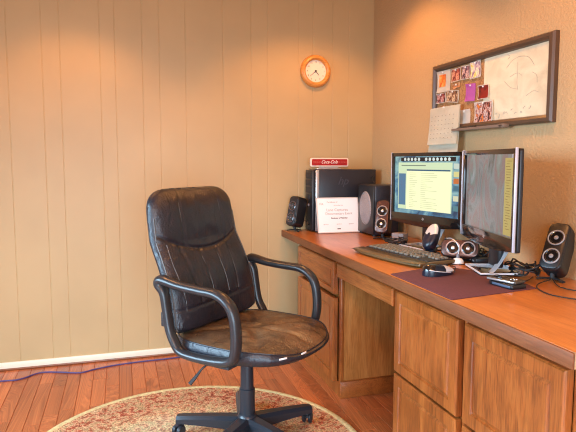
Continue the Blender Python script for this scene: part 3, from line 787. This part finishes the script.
def monitor(cx, cy, a, label, right):
    t = thing('monitor', (cx, cy, DZ), label, 'monitor', rz=a)
    zc = ZM-MH/2
    b = B(); b.poly(rrect(MW, MH, .010, 4, 0, zc), -.002, .012, rx @ Matrix.Diagonal((1,1,-1,1)), .002)
    b.poly(rrect(MW-.05, MH-.05, .03, 5, 0, zc), .0, .028, rx @ Matrix.Diagonal((1,1,-1,1)), .01)
    b.obj('housing', m_blk, t, recalc=True)
    # glossy bezel as four bars with a deeper bowed bottom
    b = B(); f0, f1 = -.004, -.018
    b.span((-MW/2, f1, SZ0-.002), (SX0, f0, ZM), .002); b.span((SX1, f1, SZ0-.002), (MW/2, f0, ZM), .002)
    b.span((-MW/2, f1, SZ1), (MW/2, f0, ZM), .002)
    low = [(-MW/2, SZ0)]+[(-MW/2+MW*i/16, ZM-MH+.004-.016*math.sin(PI*i/16)) for i in range(17)]+[(MW/2, SZ0)]
    b.poly(low, .004, .018, rx, .002)
    b.obj('bezel', m_blkg, t, recalc=True)
    for s in (-1, 1):
        b = B(); b.span((s*MW/2-.002, -.019, ZM-MH+.004), (s*MW/2+.003, -.009, ZM+.003), .0015)
        tag(b.obj('side_trim', plain('pale_trim', srgb(190,194,206), .3, metal=.2), t), 'silver upright edge strip')
    text('logo', 'hp', .016, m_slv, t, (0, -.0186, ZM-MH+.030), shear=.3, bold=.0004)
    scr = B().span((SX0, -.006, SZ0), (SX1, -.0045, SZ1)).obj('screen', swirl() if right else deskbg(), t)
    SW, SH = SX1-SX0, SZ1-SZ0
    def win(name, u0, u1, v0, v1, mat, lvl=1):       # v measured from the top
        return B().span((SX0+SW*u0, -.0066-.0004*lvl, SZ1-SH*v1), (SX0+SW*u1, -.0062, SZ1-SH*v0)).obj(name, mat, scr)
    if not right:
        win('menu_strip', .10, .93, .015, .085, emis('screen_black', (.004,.004,.006,1), .3))
        m_ic = emis('icon_white', srgb(214,226,220), .8)
        for k in range(13):
            u = .17+.056*k
            if k in (5,): continue
            b = B(); b.cyl((SX0+SW*u, -.0078, SZ1-SH*.05), (SX0+SW*u, -.0070, SZ1-SH*.05), .0085, seg=14); b.obj('dock_icon', m_ic, scr)
        win('browser_window', .06, .885, .105, .93, emis('window_pale', srgb(196,214,176), .95), 1)
        win('title_bar', .20, .86, .225, .25, emis('title_blue', srgb(40,90,120), .8), 2)
        win('side_bar', .07, .185, .30, .86, emis('bar_blue', srgb(74,118,150), .85), 2)
        win('toolbar_text', .11, .50, .15, .165, emis('text_grey', srgb(120,140,120), .7), 2)
        win('document_window', .20, .87, .25, .93, emis('page_yellow', srgb(230,234,186), 1.0), 2)
        b = B(); rs = random.Random(5)
        for r_ in range(19):
            v = .285+.033*r_
            for (ua, ub) in ((.25, .25+rs.uniform(.05,.13)), (.43, .43+rs.uniform(.04,.26))):
                b.span((SX0+SW*ua, -.0080, SZ1-SH*(v+.006)), (SX0+SW*ub, -.0075, SZ1-SH*v))
        b.obj('text_lines', emis('text_olive', srgb(196,198,150), .85), scr)
        for k, (c, v) in enumerate((((200,214,200), .12), ((220,210,140), .25), ((200,110,50), .36), ((60,110,130), .48), ((214,214,180), .64), ((80,130,140), .80))):
            win('desktop_icon', .905, .975, v, v+.085, emis('icon_tint', srgb(*c), .8), 1)
    else:
        win('palette_window', .815, .955, .045, .985, emis('palette_yellow', srgb(190,170,96), .72), 1)
        b = B(); rs = random.Random(6)
        for r_ in range(26):
            v = .08+.033*r_; u = .83+rs.uniform(0,.03)
            b.span((SX0+SW*u, -.0078, SZ1-SH*(v+.007)), (SX0+SW*(u+rs.uniform(.03,.09)), -.0070, SZ1-SH*v))
        b.obj('text_lines', emis('text_brown', srgb(150,126,60), .55), scr)
        b = B()
        for k in range(6): b.cyl((SX0+SW*.05, -.0075, SZ1-SH*(.42+.08*k)), (SX0+SW*.05, -.0065, SZ1-SH*(.42+.08*k)), .007, seg=12)
        b.obj('icon_column', emis('icon_dim', srgb(150,130,120), .5), scr)
    # stand: curved silver neck on a black base with a silver rim
    b = B(); b.span((-.05, .022, ZM-.24), (.05, .045, .03), .006); b.obj('neck', m_blk, t)
    b = B(); V = b.grid(lambda i, j: (.015+.062*i+.010*j, .0+.055*j**.8-.015*i*(1-j), .013+.105*j**1.2), 5, 14)
    bmesh.ops.solidify(b.bm, geom=list(b.bm.faces), thickness=.005); tag(b.obj('neck_plate', m_pale, t, recalc=True), 'curved silver plate')
    bx, by = (-.035, .045) if right else (0, .0)
    OUT = [(x+bx, y+by) for x, y in ((-.11,-.075), (.09,-.09), (.10,.05), (.06,.08), (-.06,.08), (-.10,.05))]
    b = B(); b.poly(OUT, .0, .011, None, .003); b.obj('base', m_blkg, t, recalc=True)
    b = B(); b.tube([(x, y, .010) for x, y in OUT], .004, 8, True, smooth=1); tag(b.obj('base_rim', m_pale, t), 'bright silver rim')
    return t
monitor(-.143, -.946, math.radians(-78.6), 'left widescreen monitor, lit with a pale yellow document window', False)
monitor(-.245, -1.590, math.radians(-104.4), 'right widescreen monitor, showing a grey swirl and a narrow yellow strip', True)

# keyboard
KB = thing('keyboard', (-.378, -1.160, DZ+.003), 'dark ergonomic computer keyboard with a bronze palm rest, left of the mouse pad', 'keyboard', rz=math.atan2(-.987, .16))
mk = plain('bronze_plastic', srgb(112,96,66), .35, metal=.2)
def kb_out(n=24):
    o = []
    for i in range(n+1):
        q = i/n; x = -.250+.50*q; o.append((x, -.122-.018*math.sin(PI*q)+.016*abs(2*q-1)**6))
    for i in range(n+1):
        q = 1-i/n; x = -.240+.48*q; o.append((x, .098-.010*math.sin(PI*q)+.0))
    return o
b = B(); b.poly(kb_out(), .002, .017, None, .006, 3); b.obj('base', mk, KB, recalc=True)
b = B(); b.box((0, .018, .0178), (.462, .135, .007), None, .003); b.obj('key_bed', m_blkm, KB)
kbm = None
rows = [(.078, [13, .036]), (.055, [14, .033]), (.033, [14, .033]), (.011, [13, .033]), (-.011, [13, .033]), (-.033, [9, .033])]
keys = []
for (y, (n_, w_)) in rows:
    xs = [-.222+.305*(i+.5)/n_ for i in range(n_)]; keys += [(x, y, .305/n_/.0215) for x in xs]
    if len(keys) < 98:
        keys += [(x, y, 1) for x in (.105, .127, .149)] if y != .011 else []
for y in (.055, .033, .011, -.011): keys += [(x, y, 1) for x in (.175, .1965, .218)]
keys = keys[:100]
proto = None
for (x, y, sx) in keys:
    if proto is None:
        b = B(); b.box((0, 0, 0), (.0165, .0165, .009), None, .0025); proto = b.obj('key', plain('key_grey', srgb(120,116,106), .4), KB); k_ = proto
    else:
        k_ = proto.copy(); COL.objects.link(k_)
    k_.location = (x, y, .0245); k_.scale = (sx, 1, 1)
b = B()
b.grid(lambda i, j: (-.244+.488*i, -.055-.070*j-.016*math.sin(PI*i)*j, .0185-.006*j**2), 25, 8); bmesh.ops.solidify(b.bm, geom=list(b.bm.faces), thickness=.003)
b.obj('palm_rest', mk, KB, recalc=True)

# mouse pad, mouse, pocket devices
pad = [(-.615,-1.500), (-.345,-1.405), (-.285,-1.50), (-.226,-1.64), (-.232,-1.80), (-.247,-1.866), (-.618,-1.925)]
P2 = []
for i, (x, y) in enumerate(pad): P2.append((x, y))
b = B(); b.poly(P2, 0, .0032, None, .0008)
tag(b.obj('mouse_pad', plain('maroon_cloth', srgb(94,52,58), .9, nscale=120, namt=.12, bump=.2, bscale=500), loc=(0,0,DZ), recalc=True), 'maroon cloth mouse pad near the desktop\'s front edge', 'mouse pad')
PZ = DZ+.0036
t = thing('computer_mouse', (-.455, -1.560, PZ), 'dark blue and silver computer mouse on the maroon pad', 'mouse', rz=math.atan2(.30, 1.0))
t.scale = (1.15, 1.15, 1.1); t.location = (-.445, -1.562, PZ)
def mouse_f(i, j):
    a = 2*PI*i; c, s_ = math.cos(a), math.sin(a); q = j
    rx_, ry_2 = .064, .038; k = math.sin(q*PI/2)**.6 if q > 0 else 0
    x, y = c*rx_*(k), s_*ry_2*(k)*(1+.08*math.cos(2*a))
    z = .038*(math.cos(q*PI/2)**.62)*(1-.42*(x/.064))*.86 if q < 1 else 0
    return (x, y, z+.001)
b = B(); b.grid(mouse_f, 36, 14, True); b.obj('shell', m_navy, t, angle=180, recalc=True)
b = B(); b.grid(lambda i, j: tuple(Vector(mouse_f(.5+(i-.5)*.26-.0, .35+.5*j))+Vector((-.0005,0,.0012))), 9, 9); tag(b.obj('palm_panel', m_blkg, t, angle=180), 'glossy dark back')
b = B(); b.grid(lambda i, j: tuple(Vector(mouse_f((i-.5)*.40-.05, .10+.78*j))*1.02+Vector((.0006,0,.0016))), 13, 11); bt = b.obj('button_panel', m_pale, t, angle=180)
B().tube([tuple(Vector(mouse_f(-.44+.05*k, .80+.02*k))*1.025) for k in range(6)], .0014, 6).obj('silver_line', m_pale, t)
q = Matrix.Translation((.038, 0, .026)) @ Matrix.Rotation(PI/2, 4, 'X')
b = B(); b.lathe([(0, -.003), (.007, -.003), (.007, .003), (0, .003)], q); b.obj('scroll_wheel', m_blkm, t)

t = thing('pocket_device', (-.325, -1.815, PZ), 'black and blue-grey pocket device, lower of the two stacked on the pad', 'gadget', rz=math.radians(6))
b = B(); b.box((0, 0, .0075), (.065, .112, .015), None, .005, 3); b.obj('body', m_blk, t)
b = B(); b.box((-.0335, -.006, .008), (.004, .085, .008), None, .0015); tag(b.obj('edge_panel', plain('slate_plastic', srgb(80,100,124), .35), t), 'blue-grey edge')
t = thing('pocket_device', (-.325, -1.805, PZ+.0155), 'grey clamshell phone with silver buttons, upper of the two stacked on the pad', 'phone', rz=math.radians(16))
b = B(); b.box((0, 0, .006), (.060, .120, .012), None, .005, 3); b.obj('body', plain('grey_phone_shell', srgb(84,78,72), .3, metal=.4), t)
b = B(); b.box((-.005, .02, .0125), (.036, .044, .003), None, .001); b.obj('outer_screen', m_blkg, t)
b = B(); b.box((-.0305, 0, .006), (.0025, .108, .006), None, .001); tag(b.obj('edge_band', m_slv, t), 'silver edge band')
b = B()
for k in range(4): b.ball((-.012+.012*(k % 2), -.03-.014*(k//2), .0135), .0035)
b.obj('button', m_chr, t)

# charging cradle with a second mouse
t = thing('charging_cradle', (-.235, -1.145, DZ), 'low black cradle on the desktop behind the keyboard, in front of the left monitor', 'cradle', rz=math.radians(-60))
b = B(); b.poly(rrect(.085, .10, .03, 6), 0, .014, None, .005, 3); b.box((0, .012, .022), (.05, .05, .024), Matrix.Rotation(.3, 4, 'X'), .006); b.obj('base', m_navy, t, recalc=True)
t = thing('upright_mouse', (-.235, -1.145, DZ+.034), 'silver-topped black cordless mouse standing upright in its cradle', 'mouse', rot=(0, math.radians(-68), math.radians(20)))
b = B(); b.grid(lambda i, j: tuple(Vector(mouse_f(i, j))*1.06+Vector((.052,0,-.004))), 36, 14, True); b.obj('shell', m_navy, t, angle=180, recalc=True)
b = B(); b.grid(lambda i, j: tuple((Vector(mouse_f((i-.5)*.42, .06+.72*j))+Vector((0,0,.0014)))*1.06+Vector((.052,0,-.004))), 15, 12); tag(b.obj('top_panel', plain('pale_silver', (.7,.7,.68,1), .3, metal=.4), t, angle=180), 'pale silver top shell')
b = B(); b.tube([(Vector(mouse_f(.12+.06*k, .9))*1.09+Vector((.052,0,-.002))) for k in range(7)], .003, 8); tag(b.obj('chrome_line', m_chr, t), 'curved chrome trim line')

# little white stalked stand
t = thing('desk_microphone', (-.232, -1.372, DZ), 'small white round base with a thin bent grey stalk, before the lying speaker', 'microphone')
b = B(); b.lathe([(0, 0), (.024, 0), (.026, .004), (.0245, .013), (.018, .022), (.008, .026), (0, .026)], None, 28); b.obj('base', m_wht, t)
b = B(); b.cyl((0,0,.024), (0,0,.042), .008, .006); b.obj('collar', plain('grey_collar', srgb(110,110,116), .4), t)
b = B(); b.tube([(0,0,.04), (.002,-.002,.066), (-.006,.006,.092), (-.022,.022,.108), (-.034,.036,.106)], .0022, 8); b.obj('stalk', m_slv, t)
b = B(); b.ball((-.037,.040,.105), .0055); b.obj('capsule', m_blk, t)

# adapters and small boxes behind
t = thing('power_adapter', (-.135, -.665, DZ), 'grey box-shaped adapter behind the brown standing speaker', 'adapter', rz=.5)
b = B(); b.box((0,0,.022), (.055, .075, .044), None, .005); b.obj('body', plain('pale_grey_plastic', srgb(150,140,138), .5), t)
t = thing('usb_hub', (-.125, -1.350, DZ), 'flat black box on the desktop between the two monitor stands', 'hub', rz=-.2)
b = B(); b.box((0,0,.014), (.07, .15, .026), None, .004); b.obj('body', m_blk, t)
b = B()
for k in range(4): b.box((-.0355, -.05+.033*k, .015), (.002, .016, .006))
b.obj('port', m_slv, t)

# cables: separate runs
m_cab = plain('black_cable', (.012,.012,.013,1), .45)
def cable(pts, label, r=.0028, mat=None, group='cables lying behind the screens'):
    return tag(B().tube([(x, y, DZ+z) for x, y, z in pts], r, 7).obj('cable', mat or m_cab), label, 'cable', group)
rs = random.Random(21)
def tangle(x, y, rad_, n, label, group, zmax=.035):
    for k in range(n):
        P = []; a = rs.random()*6.28
        for q in range(7):
            a += rs.uniform(.5, 1.3); P.append((x+rad_[0]*math.cos(a)*rs.uniform(.4,1), y+rad_[1]*math.sin(a)*rs.uniform(.4,1), .0045+rs.random()*zmax))
        cable(P, label, .0035, group=group)
tangle(-.235, -.80, (.06, .10), 5, 'loop of the black cable tangle left of the left monitor base', 'cable tangle left of the left monitor base')
tangle(-.10, -1.30, (.05, .10), 4, 'loop of the black cable tangle behind the lying speaker', 'cable tangle behind the lying speaker', .05)
tangle(-.13, -1.66, (.07, .09), 6, 'loop of the black cable tangle beside the leaning speaker', 'cable tangle beside the leaning speaker', .05)
cable([(-.37,-1.56,.008), (-.33,-1.50,.006), (-.30,-1.46,.006), (-.30,-1.42,.004), (-.26,-1.40,.004), (-.20,-1.42,.004), (-.16,-1.45,.004)], 'thin mouse cord running off the pad towards the wall', .0016, group=None)
cable([(-.285,-1.80,.010), (-.22,-1.77,.004), (-.17,-1.74,.003), (-.12,-1.70,.003)], 'thin cord from the stacked pocket devices towards the wall', .0016, group=None)
cable([(-.13,-1.80,.012), (-.20,-1.82,.004), (-.25,-1.88,.003), (-.27,-1.97,.003), (-.22,-2.06,.003), (-.14,-2.12,.003), (-.05,-2.16,.003)], 'thin black wire looping forward from the leaning speaker foot', .0020, group=None)
cable([(-.12,-1.80,.014), (-.16,-1.88,.004), (-.13,-1.96,.003), (-.10,-1.93,.01), (-.05,-1.98,.01), (-.02,-2.02,.01)], 'second thin wire beside the leaning speaker foot', .0020, group=None)
cable([(-.505,-.085,.07), (-.475,-.10,.05), (-.490,-.13,.045), (-.485,-.08,.09)], 'short wire between the corner speaker and the tower', .002, group=None)
cable([(-.12,-.30,.302), (-.10,-.22,.33), (-.06,-.16,.34), (-.035,-.12,.30), (-.03,-.19,.20), (-.028,-.20,.02)], 'black cable arching over the subwoofer', .003, group=None)

# ------------------------------------------------------------------ light
def area(name, loc, rot, sx, sy, power, col, spread=180):
    l = bpy.data.lights.new(name, 'AREA'); l.shape = 'RECTANGLE'; l.size = sx; l.size_y = sy; l.energy = power; l.color = col; l.spread = math.radians(spread)
    o = bpy.data.objects.new(name, l); COL.objects.link(o); o.location = loc; o.rotation_euler = rot; return o
area('daylight_left', (X0-.02, -2.1, 1.35), (0, math.radians(-52), 0), 1.3, 2.3, 90, (.50,.77,1.0), 110)
area('daylight_front', (-1.85, Y0-.02, 1.0), (math.radians(60), 0, 0), 2.4, 1.8, 80, (.56,.80,1.0), 115)
def down(x, y, power, size=106, blend=.22, col=(1,.42,.12)):
    # recessed can: trim ring + lamp
    b = B(); b.lathe([(.062, 0), (.085, 0), (.085, -.006), (.070, -.008), (.062, -.004)], None, 32, True); struct(b.obj('trim_2', m_white, recalc=True, loc=(x, y, ZC)))
    l = bpy.data.lights.new('downlight', 'SPOT'); l.energy = power; l.spot_size = math.radians(size); l.spot_blend = blend
    l.shadow_soft_size = .06; l.color = col
    o = bpy.data.objects.new('downlight', l); COL.objects.link(o); o.location = (x, y, ZC-.02)
down(-1.85, -.60, 36, blend=.4); down(-.50, -.66, 46, 116, .4); down(-.62, -1.95, 40, 130, .4)
# unseen ceiling bowl behind the camera, added to warm the upper walls
b = B(); b.lathe([(0, -.085), (.09, -.075), (.15, -.04), (.17, 0)], None, 40, False)
struct(b.obj('added_bowl', emis('added_bowl_glow', (1,.62,.32,1), 2.0), loc=(-1.7, -3.9, ZC), recalc=True))
l = bpy.data.lights.new('added_warm_fill', 'POINT'); l.energy = 70; l.color = (1,.42,.12); l.shadow_soft_size = .17
o = bpy.data.objects.new('added_warm_fill', l); COL.objects.link(o); o.location = (-1.7, -3.9, ZC-.28)

w = bpy.data.worlds.new('world'); S.world = w; w.use_nodes = True
w.node_tree.nodes['Background'].inputs[0].default_value = (.7, .82, 1, 1); w.node_tree.nodes['Background'].inputs[1].default_value = 1.0
S.view_settings.view_transform = 'Standard'; S.view_settings.look = 'None'; S.view_settings.gamma = 1
S.view_settings.exposure = 0.30; S.view_settings.use_curve_mapping = False
S.cycles.use_denoising = True; S.cycles.max_bounces = 8; S.cycles.diffuse_bounces = 5
S.cycles.sample_clamp_indirect = 6
S.cycles.filter_width = 1.1
